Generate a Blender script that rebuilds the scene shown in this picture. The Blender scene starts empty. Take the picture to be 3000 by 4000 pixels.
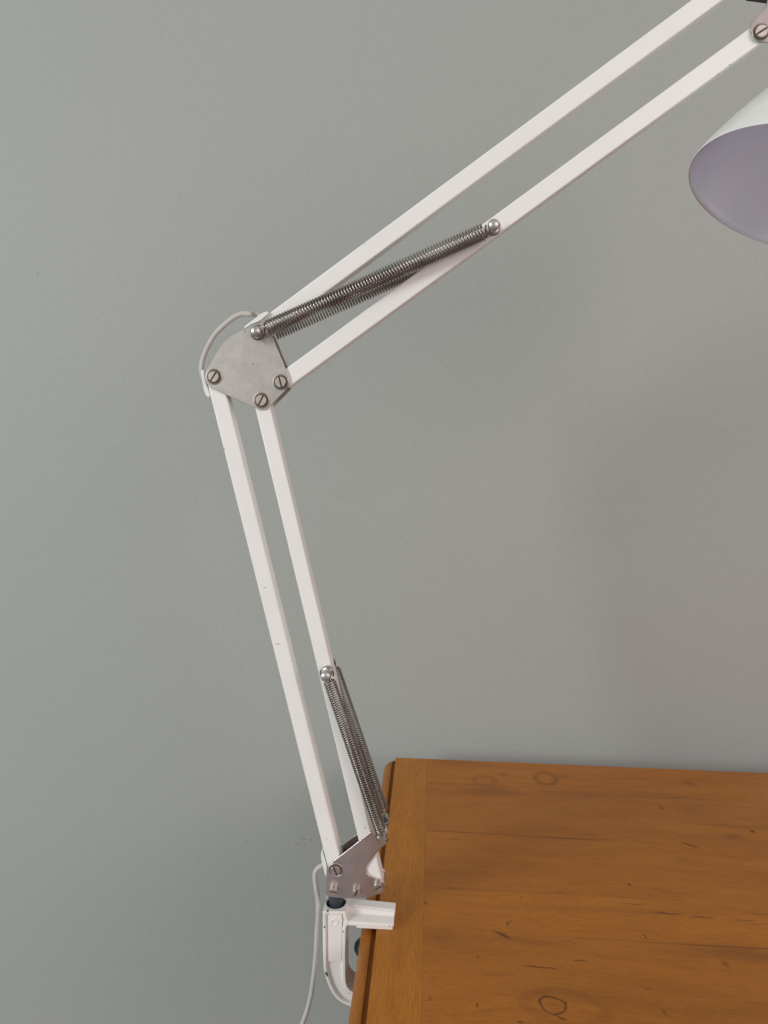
import bpy, bmesh, math, random
import numpy as np
from mathutils import Vector, Matrix, Euler
random.seed(4)
S = bpy.context.scene
COL = S.collection

# ------------------------------------------------------------------ camera
H = 0.4266                     # camera height over the table top (z = 0)
def _n(v): return v/np.linalg.norm(v)
_yc = _n(np.array([193., 362., -3000.]))
_u = _n(np.cross(np.cross(np.array([46., -959., -3000.]), np.array([1, -.042, 0])), _yc))
if _u[0] < 0: _u = -_u
_z = np.cross(_u, _yc)
if _z[1] < 0: _z = -_z
RW = np.stack([_u, _yc, _z], 1)            # world -> camera
RC = RW.T
cam = bpy.data.cameras.new('camera'); cam_o = bpy.data.objects.new('camera', cam); COL.objects.link(cam_o)
cam.sensor_fit = 'VERTICAL'; cam.sensor_height = 36; cam.sensor_width = 27; cam.lens = 27
cam.clip_start = .02; cam.clip_end = 60
cam_o.matrix_world = Matrix.Translation((0, 0, H)) @ Matrix([list(r) for r in RC]).to_4x4()
S.camera = cam_o
cam.dof.use_dof = False

def P(px, py, Y):              # photo pixel -> point on the vertical plane y = Y
    r = RC @ np.array([px-1500., 2000.-py, -3000.]); t = Y/r[1]
    return Vector((r[0]*t, Y, r[2]*t+H))
def Q(px, py, Z=0.):           # photo pixel -> point on the horizontal plane z = Z
    r = RC @ np.array([px-1500., 2000.-py, -3000.]); t = (Z-H)/r[2]
    return Vector((r[0]*t, r[1]*t, Z))
def c1(x, y): return (700+x*.33152, 1150+y*.33152)
def c2(x, y): return (1150+x*.30139, 3150+y*.30139)
def c3(x, y): return (1100+x*.33152, 3450+y*.33152)
def c7(x, y): return (1350+x*.99457, 2800+y*.99457)
def c9(x, y): return (1220+x*.217, 3350+y*.217)

# ------------------------------------------------------------------ world and lamps of the room
W = bpy.data.worlds.new('World'); S.world = W; W.use_nodes = True
nt = W.node_tree; bg = nt.nodes['Background']
tc = nt.nodes.new('ShaderNodeTexCoord'); sx = nt.nodes.new('ShaderNodeSeparateXYZ')
nt.links.new(tc.outputs['Generated'], sx.inputs[0])
rmp = nt.nodes.new('ShaderNodeValToRGB')
mp = nt.nodes.new('ShaderNodeMapRange'); mp.inputs[1].default_value = -1; mp.inputs[2].default_value = 1
nt.links.new(sx.outputs['Z'], mp.inputs[0]); nt.links.new(mp.outputs[0], rmp.inputs[0])
e = rmp.color_ramp.elements
e[0].position = .10; e[0].color = (.30, .270, .285, 1)
e[1].position = 1.0; e[1].color = (.54, .55, .54, 1)
x = e.new(.42); x.color = (.35, .32, .325, 1)
x = e.new(.60); x.color = (.50, .485, .47, 1)
nt.links.new(rmp.outputs[0], bg.inputs[0]); bg.inputs[1].default_value = .86

def area(name, loc, target, size, size_y, power, color):
    l = bpy.data.lights.new(name, 'AREA'); l.shape = 'RECTANGLE'; l.size = size; l.size_y = size_y
    l.energy = power; l.color = color
    o = bpy.data.objects.new(name, l); COL.objects.link(o); o.location = loc
    o.rotation_euler = (Vector(target)-Vector(loc)).to_track_quat('-Z', 'Y').to_euler()
    return o
area('window_light', (-3.0, -1.9, 1.15), (0.05, .9, .20), 1.2, 1.3, 80, (.94, 1.0, .98))
area('room_light', (1.75, -1.15, 1.15), (.3, .9, .35), 1.8, 1.0, 22, (1, .83, .81))

S.view_settings.view_transform = 'Standard'; S.view_settings.look = 'None'
S.view_settings.exposure = 0; S.view_settings.gamma = 1
S.cycles.use_denoising = True

# ------------------------------------------------------------------ materials
class Mat:
    def __init__(s, name, rough=.5, metal=0., color=(.5, .5, .5), spec=.5):
        s.m = bpy.data.materials.new(name); s.m.use_nodes = True; s.t = s.m.node_tree; s.b = s.t.nodes['Principled BSDF']
        s.b.inputs['Base Color'].default_value = (*color, 1); s.b.inputs['Roughness'].default_value = rough
        s.b.inputs['Metallic'].default_value = metal; s.b.inputs['Specular IOR Level'].default_value = spec
        s.co = s.N('ShaderNodeTexCoord').outputs['Object']
    def N(s, k, **kw):
        n = s.t.nodes.new(k)
        for a, b in kw.items(): setattr(n, a, b)
        return n
    def L(s, a, b): s.t.links.new(a, b)
    def noise(s, scale, detail=4, rough=.55, vec=None, stretch=None, dist=0, off=None):
        v = vec or s.co
        if stretch or off:
            m = s.N('ShaderNodeMapping'); m.inputs['Scale'].default_value = stretch or (1, 1, 1)
            m.inputs['Location'].default_value = off or (0, 0, 0); s.L(v, m.inputs[0]); v = m.outputs[0]
        n = s.N('ShaderNodeTexNoise'); n.inputs['Scale'].default_value = scale; n.inputs['Detail'].default_value = detail
        n.inputs['Roughness'].default_value = rough; n.inputs['Distortion'].default_value = dist
        s.L(v, n.inputs['Vector']); return n.outputs['Fac']
    def rng(s, v, a, b, c=0., d=1., smooth=True):
        m = s.N('ShaderNodeMapRange'); m.interpolation_type = 'SMOOTHSTEP' if smooth else 'LINEAR'
        for i, q in enumerate((a, b, c, d)): m.inputs[i+1].default_value = q
        s.L(v, m.inputs[0]); return m.outputs[0]
    def math(s, op, a, b=None):
        m = s.N('ShaderNodeMath', operation=op)
        for i, q in enumerate((a, b)):
            if q is None: continue
            if isinstance(q, (int, float)): m.inputs[i].default_value = q
            else: s.L(q, m.inputs[i])
        return m.outputs[0]
    def mix(s, fac, a, b, mode='MIX'):
        m = s.N('ShaderNodeMix', data_type='RGBA', blend_type=mode)
        if isinstance(fac, (int, float)): m.inputs[0].default_value = fac
        else: s.L(fac, m.inputs[0])
        for i, q in ((6, a), (7, b)):
            if isinstance(q, tuple): m.inputs[i].default_value = (*q, 1)
            else: s.L(q, m.inputs[i])
        return m.outputs[2]
    def bump(s, h, strength, dist=.001):
        b = s.N('ShaderNodeBump'); b.inputs['Strength'].default_value = strength; b.inputs['Distance'].default_value = dist
        s.L(h, b.inputs['Height']); s.L(b.outputs[0], s.b.inputs['Normal']); return b
    def jitter(s, scale, amt, vec=None):
        n = s.N('ShaderNodeTexNoise'); n.inputs['Scale'].default_value = scale; n.inputs['Detail'].default_value = 3
        s.L(vec or s.co, n.inputs['Vector'])
        a = s.N('ShaderNodeVectorMath', operation='MULTIPLY_ADD')
        s.L(n.outputs['Color'], a.inputs[0]); a.inputs[1].default_value = (amt,)*3; 
        b = s.N('ShaderNodeVectorMath', operation='SUBTRACT'); s.L(vec or s.co, b.inputs[0]); b.inputs[1].default_value = (amt/2,)*3
        s.L(b.outputs[0], a.inputs[2]); return a.outputs[0]
    def spots(s, lst, vec, plane='XY', soft=.45, gain=1):
        """lst: (point, half length, half width, angle, strength, ring?) stains at fixed places of the surface"""
        acc = None
        for c, a, b, ang, k, ring in lst:
            m = s.N('ShaderNodeMapping', vector_type='TEXTURE'); m.inputs['Location'].default_value = c
            if plane == 'XY': m.inputs['Rotation'].default_value = (0, 0, ang); m.inputs['Scale'].default_value = (a, b, 50)
            else: m.inputs['Rotation'].default_value = (0, ang, 0); m.inputs['Scale'].default_value = (a, .006, b)
            s.L(vec, m.inputs[0])
            l = s.N('ShaderNodeVectorMath', operation='LENGTH'); s.L(m.outputs[0], l.inputs[0]); v = l.outputs['Value']
            if ring: v = s.math('ABSOLUTE', s.math('SUBTRACT', v, 1.0)); r = s.rng(v, ring, ring*.3, 0, k)
            else: r = s.rng(v, 1.0, soft, 0, k)
            r = s.math('MULTIPLY', r, gain) if gain != 1 else r
            acc = r if acc is None else s.math('MAXIMUM', acc, r)
        return acc

# wall paint: eggshell sage with a faint roller texture and a few scuffs
YW = .994
m = Mat('wall_paint', .62, 0, spec=.35)
big = m.noise(1.6, 3, .5)
col = m.mix(m.rng(big, .35, .65), (.380, .402, .382), (.395, .414, .395))
fine = m.noise(420, 3, .6)
col = m.mix(m.rng(fine, .25, .75, 0, .34), col, (.33, .345, .325))
def wp(px, py): return tuple(P(px, py, YW))
jit = m.jitter(260, .006)
sc = m.spots([(wp(1185, 3277), .007, .0016, .25, .38, None), (wp(1216, 3281), .0022, .0018, 0, .5, None), (wp(1160, 3298), .005, .0012, .1, .35, None),
              (wp(965, 3291), .005, .0016, -.1, .28, None), (wp(1085, 2011), .0014, .0018, 0, .7, None), (wp(148, 1068), .0022, .002, 0, .35, None),
              (wp(762, 2857), .004, .001, .2, .3, None), (wp(445, 2556), .0018, .0018, 0, .35, None), (wp(1568, 2095), .0014, .0014, 0, .35, None),
              (wp(2090, 1320), .0012, .0012, 0, .3, None), (wp(330, 720), .0013, .0015, 0, .28, None), (wp(2330, 2540), .0016, .001, 0, .3, None)], jit, 'XZ')
col = m.mix(sc, col, (.13, .13, .13))
m.L(col, m.b.inputs['Base Color'])
h = m.math('ADD', m.math('MULTIPLY', m.noise(190, 5, .6), 1.0), m.math('MULTIPLY', m.noise(22, 3), 1.2))
m.bump(h, .32, .0013)
M_wall = m.m

# varnished pine -----------------------------------------------------------
def tp(x, y): 
    q = Q(*c7(x, y)); return (q.x, q.y, 0)
seams = [tp(320, 258)[1], tp(320, 447)[1], tp(310, 672)[1], tp(310, 829)[1], tp(310, 829)[1]-.165]
def wood(name, along='X', planks=True, feat=True, base=1.60, yel=.99):
    m = Mat(name, .38, 0, spec=.38)
    st = (lambda a, b: (a, b, b)) if along == 'X' else (lambda a, b: (b, a, b))
    co = m.co
    if planks:
        sp = m.N('ShaderNodeSeparateXYZ'); m.L(m.co, sp.inputs[0])
        pid = None
        for i, sy in enumerate(seams):
            g = m.math('MULTIPLY', m.math('LESS_THAN', sp.outputs['Y'], sy), 1.37+.31*i)
            pid = g if pid is None else m.math('ADD', pid, g)
        cb = m.N('ShaderNodeCombineXYZ'); m.L(pid, cb.inputs[0]); m.L(pid, cb.inputs[2])
        ad = m.N('ShaderNodeVectorMath', operation='ADD'); m.L(m.co, ad.inputs[0]); m.L(cb.outputs[0], ad.inputs[1]); co = ad.outputs[0]
    jv = m.jitter(5, .05, co)
    grain = m.noise(7, 6, .62, jv, st(.9, 11))
    fine = m.noise(34, 6, .78, jv, st(1.0, 28))
    blot = m.noise(9, 4, .6, co, st(.8, 2.2))
    a, b, c = (.315*base, .113*base*yel, .0120*base), (.245*base, .080*base*yel, .0065*base), (.350*base, .140*base*yel, .0180*base)
    col = m.mix(m.rng(grain, .36, .78, 0, .85), a, b)
    col = m.mix(m.rng(blot, .50, .78, 0, .55), col, c)
    col = m.mix(m.rng(fine, .46, .62, 0, .6), col, (.19*base, .058*base, .0045*base))
    streak = m.noise(3.2, 4, .6, jv, st(1.3, 22), off=(.3, .7, .2))
    col = m.mix(m.rng(streak, .60, .76, 0, .28), col, (.15, .052, .012))
    if planks:
        tint = m.N('ShaderNodeTexWhiteNoise', noise_dimensions='1D'); m.L(pid, tint.inputs['W'])
        col = m.mix(m.rng(tint.outputs['Value'], 0, 1, 0, .28, False), col, (.19, .062, .014))
    pores = m.noise(90, 3, .6, jv, st(1.6, 14), off=(.7, .1, .3))
    col = m.mix(m.rng(pores, .66, .76, 0, .6), col, (.055, .022, .008))
    if feat:
        j2 = m.jitter(120, .004); j3 = m.jitter(14, .016, j2)
        D = math.radians
        lines = [(tp(450, 263), .075, .0009, 0, .85, None), (tp(640, 272), .09, .0013, D(0), .45, None), (tp(1000, 300), .13, .0014, 0, .25, None),
                 (tp(420, 451), .05, .0010, 0, .85, None), (tp(700, 466), .12, .0013, 0, .6, None), (tp(870, 478), .05, .0018, 0, .75, None), (tp(1200, 495), .11, .001, 0, .2, None),
                 (tp(400, 676), .05, .0012, 0, .45, None), (tp(600, 680), .09, .001, 0, .25, None),
                 (tp(480, 838), .08, .0009, 0, .3, None), (tp(1080, 878), .10, .0011, 0, .32, None), (tp(1500, 903), .11, .0014, 0, .7, None),
                 (tp(310, 540), .0006, .13, 0, .3, None), (tp(305, 740), .0005, .09, 0, .45, None), (tp(295, 1080), .0006, .06, 0, .6, None)]
        ms = m.spots(lines, m.jitter(60, .0016), soft=.2, gain=.72)
        marks = [(tp(615, 855), .011, .0021, D(-32), .8, None), (tp(1262, 772), .018, .0018, D(1), .7, None), (tp(1400, 788), .014, .0014, 0, .7, None),
                 (tp(1570, 800), .012, .0011, 0, .55, None), (tp(1630, 775), .012, .001, 0, .5, None), (tp(1125, 735), .016, .0013, 0, .4, None),
                 (tp(1115, 658), .0023, .0026, 0, .95, None), (tp(1600, 450), .0030, .0036, 0, 1, None), (tp(1175, 860), .0011, .0050, D(12), .9, None),
                 (tp(1355, 505), .012, .0022, D(-35), .7, None), (tp(1240, 356), .0028, .006, 0, .5, None), (tp(1493, 972), .003, .004, D(20), .55, None), (tp(635, 812), .0022, .0040, 0, .75, None), (tp(650, 803), .0018, .002, 0, .75, None),
                 (tp(757, 983), .017, .0012, D(-3), .85, None), (tp(810, 988), .006, .001, 0, .7, None), (tp(922, 957), .007, .0016, 0, .7, None), (tp(848, 1183), .005, .0017, D(-20), .85, None),
                 (tp(684, 1198), .003, .0016, 0, .7, None), (tp(332, 1105), .0016, .003, 0, .5, None), (tp(515, 1133), .0012, .0032, 0, .7, None), (tp(312, 730), .003, .0026, 0, .6, None),
                 (tp(520, 945), .0015, .002, 0, .6, None), (tp(1190, 1070), .005, .0012, 0, .4, None), (tp(1250, 1160), .002, .005, D(15), .45, None), (tp(425, 478), .005, .0012, 0, .5, None),
                 (tp(1197, 703), .0017, .0015, 0, .7, None), (tp(690, 708), .002, .0018, 0, .5, None), (tp(900, 890), .0013, .0013, 0, .5, None),
                 (tp(1256, 392), .0006, .021, D(24), .42, None), (tp(1300, 462), .0006, .019, D(34), .42, None)]
        mm = m.spots(marks, j2, gain=.88)
        rings = [(tp(815, 1132), .0096, .0082, D(-22), .8, .17), (tp(865, 1140), .029, .0165, D(-6), .20, .30), (tp(545, 250), .0125, .0125, 0, .24, .40), (tp(785, 243), .0128, .0140, 0, .42, .34)]
        mr = m.spots(rings, m.jitter(110, .006), gain=.85)
        soft = [(tp(615, 225), .010, .010, 0, .55, None), (tp(850, 232), .02, .008, D(-6), .5, None), (tp(1355, 260), .012, .012, 0, .6, None),
                (tp(1520, 472), .019, .011, 0, .6, None), (tp(570, 292), .055, .018, 0, .55, None), (tp(900, 305), .07, .011, 0, .4, None), (tp(1240, 318), .09, .006, 0, .4, None),
                (tp(450, 185), .05, .017, 0, .4, None), (tp(1360, 370), .03, .03, 0, .25, None), (tp(700, 880), .06, .007, 0, .35, None), (tp(1590, 930), .1, .015, 0, .5, None),
                (tp(960, 760), .12, .007, 0, .3, None), (tp(360, 870), .04, .014, 0, .3, None), (tp(1330, 560), .02, .01, 0, .2, None), (tp(1600, 430), .12, .006, 0, .35, None),
                (tp(1000, 1080), .12, .02, 0, .22, None), (tp(1500, 1160), .12, .03, 0, .22, None), (tp(815, 1134), .010, .008, D(-20), .3, None)]
        mo = m.spots(soft, j3, soft=0.0, gain=.75)
        col = m.mix(mo, col, (.115, .040, .011))
        col = m.mix(m.math('MAXIMUM', m.math('MAXIMUM', ms, mm), mr), col, (.060, .023, .009))
        # a thin curved scratch
    m.L(col, m.b.inputs['Base Color'])
    m.L(m.rng(m.noise(8, 4, .6), .3, .7, .34, .46), m.b.inputs['Roughness'])
    hh = m.math('ADD', fine, m.math('MULTIPLY', pores, -.6)); m.bump(hh, .10, .0006)
    return m.m
M_top = wood('pine_planks')
M_end = wood('pine_end_board', 'Y', planks=False, feat=False, base=1.50, yel=1.05)
M_mould = wood('stained_moulding', 'Y', planks=False, feat=False, base=1.25)
M_groove = wood('groove_painted_shade', 'Y', planks=False, feat=False, base=.72)  # darker wood tone painted in as the shadow of the groove
# dark marks on the end board: pores
# painted white metal -------------------------------------------------------
def white(name, tint=(.86, .846, .824), rough=.34, spots=None, dirt=.12):
    m = Mat(name, rough, 0, spec=.45)
    col = m.mix(m.rng(m.noise(26, 4, .6), .45, .75, 0, dirt*2), tint, (.76, .73, .68))
    col = m.mix(m.rng(m.noise(420, 2, .5), .765, .785, 0, .4), col, (.35, .30, .25))
    if spots: col = m.mix(m.spots(spots, m.jitter(700, .0009), 'XZ', .75), col, (.06, .06, .065))
    m.L(col, m.b.inputs['Base Color'])
    m.L(m.rng(m.noise(60, 3), .3, .7, rough-.05, rough+.08), m.b.inputs['Roughness'])
    m.bump(m.noise(330, 3, .55), .05, .0005); return m.m
def s1(xy, a, b, ang=0, k=.8, Y=.6): return (tuple(P(*xy, Y)), a, b, ang, k, None)
M_white = white('white_tube_paint', spots=[s1((1036, 2295), .0016, .0004, 0, .5), s1((1083, 2516), .0030, .0004, 0, .5), s1((860, 1718), .0012, .0004, 1, .5), s1((878, 1755), .0010, .0005, 1, .6), s1((2810, 288), .0016, .0005, -.6, .7), s1((2852, 251), .001, .0004, 0, .5), s1((1425, 952), .0007, .0004, 0, .7), s1((1425, 3233), .0009, .0009, 0, .4), s1((1277, 3278), .0006, .0006, 0, .5)])
F = .597
M_clamp = white('white_clamp_paint', (.84, .805, .785), .30, spots=[
    s1(c3(543, 339), .0011, .0005, 0, .9, F), s1(c3(505, 516), .0008, .0012, 0, .95, F), s1(c3(725, 570), .0006, .0012, 0, .85, F),
    s1(c3(530, 1070), .0012, .0028, -.35, .95, F), s1(c3(1302, 511), .0004, .0009, 0, .9, F), s1(c3(1271, 473), .0008, .0012, 0, .9, F+.004), s1(c3(790, 1331), .0010, .0006, 0, .8, F)])
M_plastic_w = white('white_plastic_clip', (.82, .83, .82), .4)
m = Mat('cable_sheath', .5, 0, spec=.35)
col = m.mix(m.rng(m.noise(60, 4), .4, .7, 0, .5), (.56, .53, .50), (.48, .45, .42))
col = m.mix(m.spots([s1(c1(890, 243), .0055, .0022, .4, .75, .607), s1(c1(850, 262), .003, .001, .4, .4, .607)], m.jitter(500, .003), 'XZ'), col, (.12, .09, .06))
m.L(col, m.b.inputs['Base Color']); M_cable = m.m
# metals -------------------------------------------------------------------
def metal(name, c, rough, var=.12, specks=.5, aniso=None, spots=None):
    m = Mat(name, rough, 1.0, c)
    dark = tuple(q*(1-var*2.2) for q in c); lite = tuple(min(1, q*(1+var*.5)) for q in c)
    col = m.mix(m.rng(m.noise(55, 5, .65), .35, .7), lite, dark)
    if specks: col = m.mix(m.rng(m.noise(520, 3, .6), .66, .74, 0, specks), col, tuple(q*.35 for q in c))
    if spots: col = m.mix(m.spots(spots, m.jitter(700, .0008), 'XZ'), col, (.10, .08, .06))
    m.L(col, m.b.inputs['Base Color'])
    m.L(m.rng(m.noise(90, 5, .7), .3, .7, rough-.04, rough+.05), m.b.inputs['Roughness'])
    m.bump(m.noise(700, 3, .6), .06, .0004); return m.m
M_plate = metal('brushed_nickel_plate', (.58, .543, .508), .44, .022, .3, spots=[s1(c1(870, 815), .0008, .0005, 0, .9, .598), s1(c1(500, 798), .0005, .0005, 0, .7, .598), s1(c1(770, 430), .0006, .0016, .3, .6, .598), s1(c1(940, 752), .0012, .0005, .5, .4, .598)])
M_brack = metal('nickel_base_bracket', (.66, .60, .59), .36, .06, .25)
M_hbrack = metal('dull_nickel_head_bracket', (.40, .365, .36), .44, .05, .25)
M_spring = metal('steel_spring_wire', (.35, .312, .290), .20, .12, .2)
M_screw = metal('steel_screw', (.58, .525, .485), .50, .12, .3)
M_pin = metal('steel_pin', (.60, .575, .55), .40, .12, .3)
M_recess_shade = Mat('painted_recess_shade', .7, 0, (.11, .085, .07)).m
M_dark = Mat('blue_grey_plastic', .42, 0, (.045, .058, .072)).m
M_black = Mat('dark_bronze_metal', .45, 0, (.022, .014, .010)).m
M_green = Mat('dark_green_plastic', .3, 0, (.012, .045, .042)).m
m = Mat('brushed_aluminium_reflector', .34, 1.0, (.93, .93, .985)); m.bump(m.noise(260, 3, .6), .04, .0006)
m.L(m.rng(m.noise(14, 3), .3, .7, .24, .34), m.b.inputs['Roughness']); M_refl = m.m
M_shade = white('white_shade_enamel', (.78, .78, .75), .22)
M_bulb = Mat('frosted_bulb_glass', .3, 0, (.75, .72, .68)).m

# ------------------------------------------------------------------ mesh helpers
def finish(bm, name, mat, parent=None, smooth=35, bevel=None, segs=2, label=None):
    bmesh.ops.remove_doubles(bm, verts=bm.verts, dist=1e-6)
    bmesh.ops.recalc_face_normals(bm, faces=bm.faces)
    for f in bm.faces: f.smooth = True
    for ed in bm.edges:
        if len(ed.link_faces) == 2 and ed.calc_face_angle(0) > math.radians(smooth): ed.smooth = False
    me = bpy.data.meshes.new(name); bm.to_mesh(me); bm.free()
    me.materials.append(mat)
    o = bpy.data.objects.new(name, me); COL.objects.link(o)
    if parent: o.parent = parent; o.location = -ROOT[parent.name]; ROOT[name_key(o)] = Vector((0, 0, 0))
    if bevel:
        b = o.modifiers.new('bevel', 'BEVEL'); b.width = bevel; b.segments = segs; b.limit_method = 'ANGLE'; b.angle_limit = math.radians(40); b.harden_normals = False
    if label: o['label'] = label
    return o
ROOT = {}
def name_key(o): return o.name
def thing(name, loc, label, cat):
    o = bpy.data.objects.new(name, None); COL.objects.link(o); o.location = loc; o.empty_display_size = .02
    ROOT[o.name] = Vector(loc); o['label'] = label; o['category'] = cat; return o
def prism(bm, pts, y0, y1):                 # pts: (x, z) world outline, extruded along y
    a = [bm.verts.new((p[0], y0, p[1])) for p in pts]; b = [bm.verts.new((p[0], y1, p[1])) for p in pts]
    f = bm.faces.new(a); bm.faces.new(b[::-1]); n = len(pts)
    for i in range(n): bm.faces.new((a[i], a[(i+1) % n], b[(i+1) % n], b[i]))
    return f
def pxz(lst, Y): return [(lambda v: (v.x, v.z))(P(*p, Y)) for p in lst]
def rounded(pts, r=.003, n=5):              # round every corner of a 2-D outline
    out = []; N = len(pts)
    for i in range(N):
        p = Vector(pts[i]); a = Vector(pts[i-1]); b = Vector(pts[(i+1) % N])
        da, db = (a-p), (b-p); la, lb = da.length, db.length; k = min(r, la*.45, lb*.45)
        A = p+da/la*k; B = p+db/lb*k
        for j in range(n+1):
            t = j/n; q = A*(1-t)**2+p*2*t*(1-t)+B*t*t; out.append((q.x, q.y))
    return out
def box(bm, lo, hi):
    x0, y0, z0 = lo; x1, y1, z1 = hi
    v = [bm.verts.new(p) for p in ((x0,y0,z0),(x1,y0,z0),(x1,y1,z0),(x0,y1,z0),(x0,y0,z1),(x1,y0,z1),(x1,y1,z1),(x0,y1,z1))]
    for f in ((0,3,2,1),(4,5,6,7),(0,1,5,4),(1,2,6,5),(2,3,7,6),(3,0,4,7)): bm.faces.new([v[i] for i in f])
def lathe(bm, prof, M, n=32):               # prof (r, h) about local z of M
    rings = []
    for r, h in prof:
        if r < 1e-7: rings.append([bm.verts.new(M @ Vector((0, 0, h)))])
        else: rings.append([bm.verts.new(M @ Vector((r*math.cos(2*math.pi*k/n), r*math.sin(2*math.pi*k/n), h))) for k in range(n)])
    for A, B in zip(rings, rings[1:]):
        for k in range(n):
            k2 = (k+1) % n
            if len(A) == 1 and len(B) == 1: continue
            if len(A) == 1: bm.faces.new((A[0], B[k], B[k2]))
            elif len(B) == 1: bm.faces.new((A[k], A[k2], B[0]))
            else: bm.faces.new((A[k], A[k2], B[k2], B[k]))
def front(x, z, y=0):                       # local z points at the camera (-y)
    return Matrix.Translation((x, y, z)) @ Matrix(((1, 0, 0, 0), (0, 0, -1, 0), (0, 1, 0, 0), (0, 0, 0, 1)))
def sweep(bm, path, r, sides=10, cap=True):
    path = [Vector(p) for p in path]; N = len(path); prev = None; rings = []
    for i, p in enumerate(path):
        t = (path[min(i+1, N-1)]-path[max(i-1, 0)]).normalized()
        if prev is None:
            up = Vector((0, 1, 0)) if abs(t.y) < .9 else Vector((1, 0, 0)); nrm = t.cross(up).normalized()
        else: nrm = (prev-t*prev.dot(t)).normalized()
        prev = nrm; bn = t.cross(nrm)
        rings.append([bm.verts.new(p+(nrm*math.cos(2*math.pi*k/sides)+bn*math.sin(2*math.pi*k/sides))*r) for k in range(sides)])
    for A, B in zip(rings, rings[1:]):
        for k in range(sides): bm.faces.new((A[k], A[(k+1) % sides], B[(k+1) % sides], B[k]))
    if cap: bm.faces.new(rings[0][::-1]); bm.faces.new(rings[-1])
def smooth_path(pts, n=10):                 # Catmull-Rom
    pts = [Vector(p) for p in pts]; pts = [pts[0]*2-pts[1]]+pts+[pts[-1]*2-pts[-2]]; out = []
    for i in range(1, len(pts)-2):
        a, b, c, d = pts[i-1:i+3]
        for j in range(n):
            t = j/n
            out.append(.5*((2*b)+(-a+c)*t+(2*a-5*b+4*c-d)*t*t+(-a+3*b-3*c+d)*t**3))
    out.append(pts[-2]); return out

# ------------------------------------------------------------------ the wall
bm = bmesh.new(); box(bm, (-2.2, YW, -.72), (2.2, YW+.1, 1.9))
wall = finish(bm, 'wall', M_wall); wall['kind'] = 'structure'

# ------------------------------------------------------------------ the table
XE = Q(1546, 2959).x; YB = Q(1546, 2959).y; XS = Q(1666, 2979).x; YF = YB-.62; XR = XE+1.15
T = thing('wooden_table', ((XE+XR)/2, (YB+YF)/2, -.74), 'orange-brown varnished pine table with knots, its back edge just off the wall', 'table')
bm = bmesh.new()
# panel boards as strips whose meeting edges are eased
ys = [YB]+seams[:]+[YF]
box(bm, (XS+.00003, YF, -.006), (XR, YB, 0))
finish(bm, 'table_top', M_top, T, bevel=.0001)
bm = bmesh.new(); box(bm, (XE, YF, -.006), (XS-.00003, YB, 0)); finish(bm, 'end_board', M_end, T, bevel=.0001)
# moulding below the boards: round-over profile run around the outline with round corners
def outline(off, rad):
    x0, x1, y0, y1 = XE-off, XR+off, YF-off, YB+off*.15
    pts = [(x0, y0), (x1, y0), (x1, y1), (x0, y1)]
    out = []
    cs = [((x0+rad, y0+rad), 180), ((x1-rad, y0+rad), 270), ((x1-rad, y1-rad), 0), ((x0+rad, y1-rad), 90)]
    for (cx, cy), a0 in cs:
        for k in range(9):
            a = math.radians(a0+k*90/8); out.append((cx+rad*math.cos(a), cy+rad*math.sin(a)))
    return out
def loft(rows, cap_top=False, cap_bot=False):
    bm = bmesh.new(); prev = None
    for off, z, rad in rows:
        ring = [bm.verts.new((x, y, z)) for x, y in outline(off, rad)]
        if prev:
            n = len(ring)
            for i in range(n): bm.faces.new((prev[i], prev[(i+1) % n], ring[(i+1) % n], ring[i]))
        elif cap_top: bm.faces.new(ring)
        prev = ring
    if cap_bot: bm.faces.new(prev[::-1])
    return bm
finish(loft([(-.004, -.0062, .002), (.0000, -.0062, .004), (.0022, -.0066, .006), (.0036, -.0056, .007), (.0044, -.0047, .008)], cap_top=True), 'edge_groove', M_groove, T, smooth=60)
finish(loft([(.0044, -.0047, .008), (.0070, -.0042, .010), (.0098, -.0050, .012), (.0122, -.0068, .014), (.0136, -.0095, .015), (.0141, -.0125, .016), (.0136, -.0155, .015), (.0120, -.0180, .014), (.0095, -.0190, .012)], cap_bot=True), 'edge_moulding', M_mould, T, smooth=60)
bm = bmesh.new()
box(bm, (XE+.08, YF+.05, -.10), (XR-.05, YF+.07, -.0192)); box(bm, (XE+.08, YB-.07, -.10), (XR-.05, YB-.05, -.0192))
box(bm, (XE+.08, YF+.0702, -.10), (XE+.10, YB-.0702, -.0192)); box(bm, (XR-.07, YF+.0702, -.10), (XR-.05, YB-.0702, -.0192))
finish(bm, 'apron', M_mould, T, bevel=.001)
for lx in (XE+.08, XR-.10):
    for ly in (YF+.05, YB-.10):
        bm = bmesh.new(); box(bm, (lx-.004, ly-.004, -.74), (lx+.046, ly+.046, -.1002)); finish(bm, 'leg', M_mould, T, bevel=.002)

# ------------------------------------------------------------------ the lamp
base = P(*c3(615, 900), .609)
L = thing('desk_lamp', base, 'white spring-balanced desk lamp with nickel joint plates clamped to the table edge', 'lamp')
TF, TB = .6002, .6140           # front and back of the square tubes

def tube(tl, bl, tr, br, name='arm_tube', ext0=0, ext1=0, label=None):
    """four photo pixels on the front face: start left/right side, end left/right side"""
    a0, a1, b0, b1 = (P(*q, TF) for q in (tl, bl, tr, br))
    A = (a0+a1)/2; B = (b0+b1)/2; d = (B-A).normalized(); nrm = Vector((-d.z, 0, d.x))
    w = (abs((a1-a0).dot(nrm))+abs((b1-b0).dot(nrm)))/4
    A = A-d*ext0; B = B+d*ext1
    bm = bmesh.new()
    prism(bm, [(p.x, p.z) for p in (A+nrm*w, B+nrm*w, B-nrm*w, A-nrm*w)], TF, TB)
    return finish(bm, name, M_white, L, bevel=.0011, segs=3, label=label), A, B, d
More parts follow.
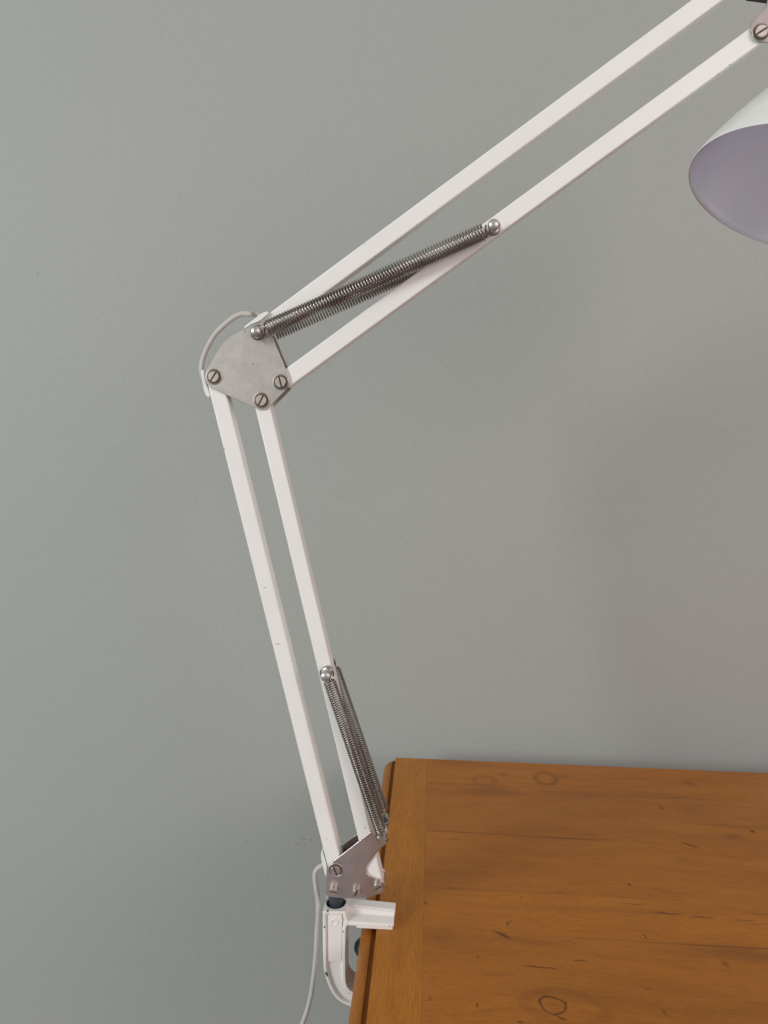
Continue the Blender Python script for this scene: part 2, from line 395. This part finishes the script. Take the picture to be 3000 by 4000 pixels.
# upper pair (from the joint to the head)
tube((1621, 800), (1738, 800), (2500, 149), (2500, 237), ext0=.163, ext1=.13)
tube((1168, 1400), (1285, 1400), (2500, 425), (2500, 511), ext0=.030, ext1=.112)
# lower pair
tube((861, 1708), (926, 1708), (1221, 3150), (1280, 3150), ext0=.052, ext1=.058)
tube((1022, 1708), (1085, 1708), (1370, 3150), (1424, 3150), ext0=.037, ext1=.0715)

# joint plate pair
jp = [(770,405),(620,480),(525,562),(440,690),(365,830),(312,905),(298,975),(315,1045),(365,1092),(600,1205),(885,1332),(960,1364),(1020,1355),(1062,1325),(1270,1112),(1302,1050),(1296,985),(1252,875),(1100,510),(1062,440),(1010,375),(935,330),(860,352)]
o = rounded(pxz([c1(*p) for p in jp], .5984), .0035, 4)
def screw(parent, x, z, yf, r=.0043, h=.0024, ang=60, lip=True, name='screw', dome=False):
    bm = bmesh.new(); M = front(x, z, yf)
    if lip: lathe(bm, [(.0064, 0), (.0062, .0005), (.0058, .0007), (.0055, .0005), (.0052, .0001), (0, .0001)], M, 32)
    lathe(bm, [(r*.98, 0), (r*.98, h-.0013), (0, h-.0013)], M, 32)
    s = .00068; a0 = math.radians(ang)
    for sgn in (1, -1):                      # the two half rounds beside the slot
        th = math.acos(s/(r*.97)); pts = []
        for k in range(13):
            t = -th+2*th*k/12; pts.append((r*.97*math.cos(t), r*.97*math.sin(t)))
        ca, sa = math.cos(a0+math.pi/2*sgn), math.sin(a0+math.pi/2*sgn)
        P2 = [(p[0]*ca-p[1]*sa, p[0]*sa+p[1]*ca) for p in pts]
        lo = [bm.verts.new(M @ Vector((p[0], p[1], h-.00135))) for p in P2]; hi = [bm.verts.new(M @ Vector((p[0], p[1], h-.0002))) for p in P2]
        tp_ = [bm.verts.new(M @ Vector((p[0]*.93, p[1]*.93, h))) for p in P2]
        n = len(P2); bm.faces.new(tp_)
        for i in range(n):
            j = (i+1) % n; bm.faces.new((lo[i], lo[j], hi[j], hi[i])); bm.faces.new((hi[i], hi[j], tp_[j], tp_[i]))
    o = finish(bm, name, M_screw, parent, smooth=30); o.data.materials.append(M_recess_shade)
    for f in o.data.polygons:                # shade painted dark into the slot and the sunk ring
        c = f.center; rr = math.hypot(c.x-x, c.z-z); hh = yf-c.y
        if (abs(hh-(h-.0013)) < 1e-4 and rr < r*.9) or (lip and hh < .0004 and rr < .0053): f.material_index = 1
    return o
def plate_pair(o, scr, mat):
    out = []
    for k, y0 in enumerate((.5984, .6144)):
        bm = bmesh.new(); prism(bm, o, y0, y0+.0014)
        pl = finish(bm, 'joint_plate' if mat is M_plate else 'base_bracket', mat, L, bevel=.0003, segs=2)
        ROOT[pl.name] = Vector((0, 0, 0)); out.append(pl)
    for (p, kw) in scr:
        v = P(*p, .5984-kw.get('h', .0024)); s = screw(out[0], v.x, v.z, .5984, **kw); s.location = (0, 0, 0)
    return out
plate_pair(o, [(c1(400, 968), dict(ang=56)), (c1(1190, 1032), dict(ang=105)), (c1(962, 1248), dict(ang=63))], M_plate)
# base bracket pair
bp = [(425,788),(470,735),(700,560),(1003,318),(1035,375),(1050,425),(1075,400),(1108,378),(1150,376),(1184,396),(1200,438),(1190,485),(1162,515),(1128,530),(1090,580),(1020,665),(960,745),(928,800),(925,850),(960,892),(1040,930),(1120,952),(1165,985),(1188,1045),(1178,1095),(1140,1122),(1010,1160),(880,1188),(650,1192),(420,1170),(408,1100),(412,930)]
o = rounded(pxz([c2(*p) for p in bp], .5984), .0025, 4)
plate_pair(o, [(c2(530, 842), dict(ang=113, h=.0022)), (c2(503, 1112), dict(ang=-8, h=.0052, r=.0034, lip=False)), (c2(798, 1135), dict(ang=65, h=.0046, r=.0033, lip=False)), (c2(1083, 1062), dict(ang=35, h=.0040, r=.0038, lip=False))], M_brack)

# springs and the pins they hook on
def pin(px, dome=True, r=.0043):
    v = P(*px, .5825); bm = bmesh.new(); x, z = v.x, v.z; yc = (TF+TB)/2
    for sgn in (1, -1):
        M = front(x, z, yc) if sgn == 1 else front(x, z, yc) @ Matrix.Rotation(math.pi, 4, 'X')
        pr = [(.0042, .0072), (.0042, .0098), (.0028, .0104), (.0028, .0206), (r*.92, .0209), (r, .0215), (r, .0232)]
        pr += [(r*.93, .0241), (r*.72, .0250), (r*.35, .0256), (r*.14, .0257), (r*.12, .0252), (0, .0252)] if dome else [(r*.92, .0240), (0, .0240)]
        if sgn == -1: pr = [(.0042, .0072), (.0042, .0098), (.0028, .0104), (.0028, .0172), (0, .0176)]
        lathe(bm, pr, M, 32)
    finish(bm, 'spring_pin', M_pin, L, smooth=40); return x, z
def spring(a, b, yc, R, rw, turns, gap0, gap1, hooks=True, sag=0.):
    A = Vector((a[0], yc, a[1])); B = Vector((b[0], yc, b[1])); d = (B-A).normalized(); Ln = (B-A).length
    e1 = Vector((0, 1, 0)); e2 = d.cross(e1).normalized(); path = []
    # hook round the first pin
    for k in range(0, 17): 
        t = math.pi*(.25+1.55*k/16)*1.0
        path.append(A+(d*math.cos(t)+e2*math.sin(t))*.0054)
    if not hooks: path = [A+d*.003]
    n = 20; s0 = gap0; s1_ = Ln-gap1; body = []
    for k in range(turns*n+1):
        t = k/n; u = s0+(s1_-s0)*k/(turns*n); ph = 2*math.pi*t-math.pi/2
        rr = R*(1-.28*max(0, 1-t/.8)-.28*max(0, 1-(turns-t)/.8))
        body.append(A+d*u+(e2*math.cos(ph)+e1*math.sin(ph))*rr+e2*sag*math.sin(math.pi*u/Ln))
    bm = bmesh.new(); sweep(bm, path+[(path[-1]+body[0])/2]+body, rw, 8)
    tail = []
    for k in range(0, 17):
        t = math.pi*(.78+1.5*k/16); tail.append(B+(d*math.cos(t)+e2*math.sin(t))*.0054)
    if hooks: sweep(bm, [body[-1], (body[-1]+tail[0])/2]+tail, rw, 8)
    finish(bm, 'spring', M_spring, L, smooth=80)
pa = pin((996, 1293)); pb = pin((1929, 876))
for yc in (.5924, .6218): spring(pa, pb, yc, .0057, .00074, 78, .0068, .0060, yc < .6)
pc = pin((1271, 2645)); pd = pin(c2(1132, 462), dome=False, r=.0036)
for yc in (.5915, .6226): spring(pc, pd, yc, .00460, .00060, 70, .0060, .0052, yc < .6)

# white clips that hold the cable at the tube ends
def clip(pts, name='cable_clip', y=(.5990, .6120)):
    bm = bmesh.new(); prism(bm, rounded(pxz(pts, y[0]), .0012, 3), *y); return finish(bm, name, M_plastic_w, L, bevel=.0005)
clip([c1(*p) for p in ((760,380),(985,212),(1035,198),(1056,215),(1040,240),(945,318),(855,352),(775,404))], y=(.5975, .6125))
clip([c1(*p) for p in ((252,895),(292,888),(302,990),(335,1100),(368,1196),(345,1216),(316,1196),(288,1130),(262,980))], y=(.6002, .6138))
clip([c2(*p) for p in ((344,602),(360,578),(395,680),(424,800),(414,915),(395,890),(370,780),(346,680))], y=(.6002, .6138))
# cable: a short loop over the joint, a long fall below the arm
bm = bmesh.new()
up = [(960,262),(900,243),(850,235),(790,229),(720,235),(630,280),(520,370),(420,475),(340,610),(285,740),(262,860),(275,960),(300,1010)]
sweep(bm, smooth_path([P(*c1(*p), .607) for p in up], 8), .00205, 14)
finish(bm, 'cable', M_cable, L, smooth=80); bm = bmesh.new()
lo = [c2(430, 720), c2(350, 770), c2(290, 815), c2(265, 880), c2(270, 980), c2(290, 1100), c3(405, 60), c3(428, 200), c3(430, 380), c3(417, 560), c3(408, 760), c3(393, 960), c3(368, 1180), c3(330, 1390), c3(260, 1620), c3(150, 1860), c3(60, 2150)]
sweep(bm, smooth_path([P(*p, .607) for p in lo], 8), .0021, 14)
finish(bm, 'cable', M_cable, L, smooth=80)

# swivel post
ztop = P(*c3(485, 335), F).z
pc_ = P(*c3(643, 245), .609); PX = pc_.x
bm = bmesh.new()
Mz = Matrix.Translation((PX, .609, 0))
lathe(bm, [(0, ztop-.012), (.0062, ztop-.012), (.0062, ztop+.0035), (.0066, ztop+.0042), (.0066, ztop+.045), (0, ztop+.045)], Mz, 40)
finish(bm, 'swivel_post', M_dark, L, smooth=40)

# clamp ---------------------------------------------------------------
C_out = [(485,335),(484,600),(487,800),(494,1000),(515,1100),(548,1200),(592,1290),(650,1365),(715,1415),(790,1447),(900,1470),(1130,1478),(1165,1455),(1165,1330),(1130,1300),(905,1300),(850,1290),(805,1262),(772,1220),(757,1170),(752,1080),(750,800),(750,560),(758,520),(782,485),(780,440),(760,400),(750,335)]
o = pxz([c3(*p) for p in C_out], F)
bm = bmesh.new(); f = prism(bm, o, F, F+.024)
clamp = finish(bm, 'clamp', M_clamp, L)
# rim: sink the front face inside a raised edge, then cut the socket hole
bm = bmesh.new(); bm.from_mesh(clamp.data)
ff = max((g for g in bm.faces if abs(g.calc_center_median().y-F) < 1e-5), key=lambda g: g.calc_area())
bmesh.ops.inset_region(bm, faces=[ff], thickness=.0024, depth=0)
bmesh.ops.inset_region(bm, faces=[ff], thickness=.0008, depth=0)
for v in ff.verts: v.co.y += .0030
# jaw resting on the table: L profile run along x
zl = P(1531, 3636, F).z
def jaw(x0, x1, prof0, prof1):
    A = [bm2.verts.new((x0+(q[2] if len(q) > 2 else 0), q[0], q[1])) for q in prof0]; B = [bm2.verts.new((x1, q[0], q[1])) for q in prof1]; n = len(A)
    bm2.faces.new(A); bm2.faces.new(B[::-1])
    for i in range(n): bm2.faces.new((A[i], A[(i+1) % n], B[(i+1) % n], B[i]))
bm.to_mesh(clamp.data); bm.free()
xj0 = P(*c3(775, 440), F).x; xj1 = P(*c9(1452, 1312), F).x; xp = P(*c9(790, 1285), F).x
bm2 = bmesh.new()
Y0 = F
pl = [(Y0+.0003, .0022), (Y0+.0003, .0056), (Y0+.0040, .0066), (Y0+.0090, .0080), (Y0+.0115, .0118), (Y0+.0135, .0128), (Y0+.0225, .0128), (Y0+.0225, .0022)]
pr = [(Y0+.0003, .0022), (Y0+.0003, .0050), (Y0+.0015, .0056), (Y0+.0100, .0060), (Y0+.0112, .0088), (Y0+.0135, .0104), (Y0+.0225, .0106), (Y0+.0225, .0022)]
jaw(xj0-.0035, xj1, pl, pr)
box(bm2, (xp, Y0+.00055, .0001), (xj1-.0004, Y0+.0222, .0030))
for v in bm2.verts:
    if v.co.x > xj1-.001: v.co.x += (v.co.z)*.12
jo = finish(bm2, 'clamp_jaw', M_clamp, L, bevel=.0008, segs=3, smooth=25)
# socket hole
cu = bmesh.new(); lathe(cu, [(0, ztop-.011), (.0081, ztop-.011), (.0081, ztop+.01), (0, ztop+.01)], Mz, 48)
cut = finish(cu, 'cutter', M_dark)
b = clamp.modifiers.new('hole', 'BOOLEAN'); b.operation = 'DIFFERENCE'; b.object = cut; b.solver = 'EXACT'
cut_loc = cut.location.copy()
bpy.context.view_layer.update()
dg = bpy.context.evaluated_depsgraph_get(); me = bpy.data.meshes.new_from_object(clamp.evaluated_get(dg))
clamp.modifiers.clear(); clamp.data = me; bpy.data.objects.remove(cut)
b = clamp.modifiers.new('bevel', 'BEVEL'); b.width = .0007; b.segments = 3; b.limit_method = 'ANGLE'; b.angle_limit = math.radians(40)
ROOT[clamp.name] = Vector((0, 0, 0))
def sub(bm, name, mat, par, **kw):
    o = finish(bm, name, mat, par, **kw); o.location = (0, 0, 0); return o
# dark lining and rim of the socket
bm = bmesh.new(); lathe(bm, [(.0080, ztop-.0105), (.0080, ztop+.0004), (.0084, ztop+.0006), (.0086, ztop+.0002), (.0076, ztop-.0004), (.0074, ztop-.0100), (0, ztop-.0100)], Mz, 48)
sub(bm, 'socket_lining', M_dark, clamp, smooth=50)
# raised inner panel with its two rings and worn embossing
bm = bmesh.new(); prism(bm, rounded(pxz([c3(*p) for p in ((545, 385), (712, 378), (708, 925), (552, 925))], F+.0012), .0012, 3), F+.0012, F+.0032)
sub(bm, 'badge_panel', M_clamp, clamp, bevel=.0004)
bm = bmesh.new()
for (cx, cy, ro, ri, h) in ((622, 458, .0036, .0018, .0007), (625, 600, .0028, .0015, .00018)):
    v = P(*c3(cx, cy), F+.001); lathe(bm, [(ro, 0), (ro-.0004, h), (ri+.0004, h), (ri, 0)], front(v.x, v.z, F+.00122), 32)
for j in range(4):
    for i in range(4):
        if (i, j) in ((2, 1), (0, 3)): continue
        v = P(*c3(578+i*30, 750+j*24), F+.001); box(bm, (v.x-.0010, F+.00112, v.z-.0005), (v.x+.0009, F+.0013, v.z+.0006))
sub(bm, 'embossed_mark', M_clamp, clamp, smooth=50)
# screw that presses the pad from below
pad = P(1386, 3709, .609); px_ = pad.x
bm = bmesh.new(); Mp = Matrix.Translation((px_+.0088, .609, 0))
lathe(bm, [(0, -.0318), (.0055, -.0316), (.0080, -.0300), (.0092, -.0272), (.0094, -.0250), (.0088, -.0222), (.0072, -.0200), (.005, -.0193), (0, -.0192)], Mp, 36)
sub(bm, 'screw_pad', M_green, clamp, smooth=60)
zb = P(*c3(1000, 1390), F).z
bm = bmesh.new(); lathe(bm, [(0, -.030), (.0035, -.030), (.0035, zb-.03), (.006, zb-.031), (.011, zb-.034), (.011, zb-.050), (0, zb-.050)], Mp, 28)
sub(bm, 'clamp_screw', M_screw, clamp, smooth=40)

# lamp head ------------------------------------------------------------
Ch = Vector((.26728912, .6, .56152981-.397+H)); nv = Vector((-.36264801, -.13366864, -.92229015)).normalized()
back = -nv; q = back.to_track_quat('Z', 'Y'); MS = Matrix.Translation(Ch) @ q.to_matrix().to_4x4()
prof = [(.0850, 0), (.0822, .008), (.0752, .024), (.0652, .044), (.0535, .066), (.0450, .086), (.0415, .100), (.0400, .112), (.0390, .130), (.0390, .165), (.0360, .172), (0, .172)]
def dens(pr, k=4):
    v = smooth_path([(a, b, 0) for a, b in pr[:-2]], k); return [(p.x, p.y) for p in v]+pr[-2:]
pd_ = dens(prof)
bm = bmesh.new(); lathe(bm, [(.0850, .0), (.0856, -.0003), (.0859, .0008)]+[(r+.0007 if r > .001 else 0, h+.0009) for r, h in pd_[1:]], MS, 96)
shade = finish(bm, 'lamp_shade', M_shade, L, smooth=50); ROOT[shade.name] = Vector((0, 0, 0))
bm = bmesh.new(); lathe(bm, [(.0849, .0002)]+[(r-.0004 if r > .001 else 0, h) for r, h in pd_[1:]], MS, 96)
sub(bm, 'reflector', M_refl, shade, smooth=60)
bm = bmesh.new(); lathe(bm, [(0, .055), (.018, .06), (.028, .072), (.030, .078), (.025, .095), (.016, .115), (.014, .135), (.014, .165)], MS, 40)
sub(bm, 'bulb', M_bulb, shade, smooth=60)
# head bracket: fork plates at the arm ends, dark yoke above
hb = [(2931,118),(2934,92),(2950,70),(2992,30),(3003,-20),(3045,-120),(3200,-160),(3240,-60),(3120,80),(3040,140),(3008,163),(2978,166),(2948,154)]
o = rounded(pxz(hb, .5984), .003, 4)
for y0 in (.5984,):
    bm = bmesh.new(); prism(bm, o, y0, y0+.0014); hp = finish(bm, 'head_bracket', M_hbrack, L, bevel=.0003); ROOT[hp.name] = Vector((0, 0, 0))
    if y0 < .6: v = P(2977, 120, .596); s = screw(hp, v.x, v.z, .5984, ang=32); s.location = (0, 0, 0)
bm = bmesh.new(); prism(bm, pxz([(2925, -14), (2960, -10), (3000, -4), (3060, 6), (3180, 20), (3180, -90), (2960, -90)], .6165), .6165, .6230)
finish(bm, 'head_yoke', M_black, L, bevel=.0006)
# stem between yoke and shade
a = P(3120, -20, .619); bq = MS @ Vector((0, 0, .168))
bm = bmesh.new(); sweep(bm, smooth_path([a, a+Vector((.03, 0, .03)), bq+back*.03, bq], 8), .006, 16)
finish(bm, 'head_stem', M_brack, L, smooth=60)
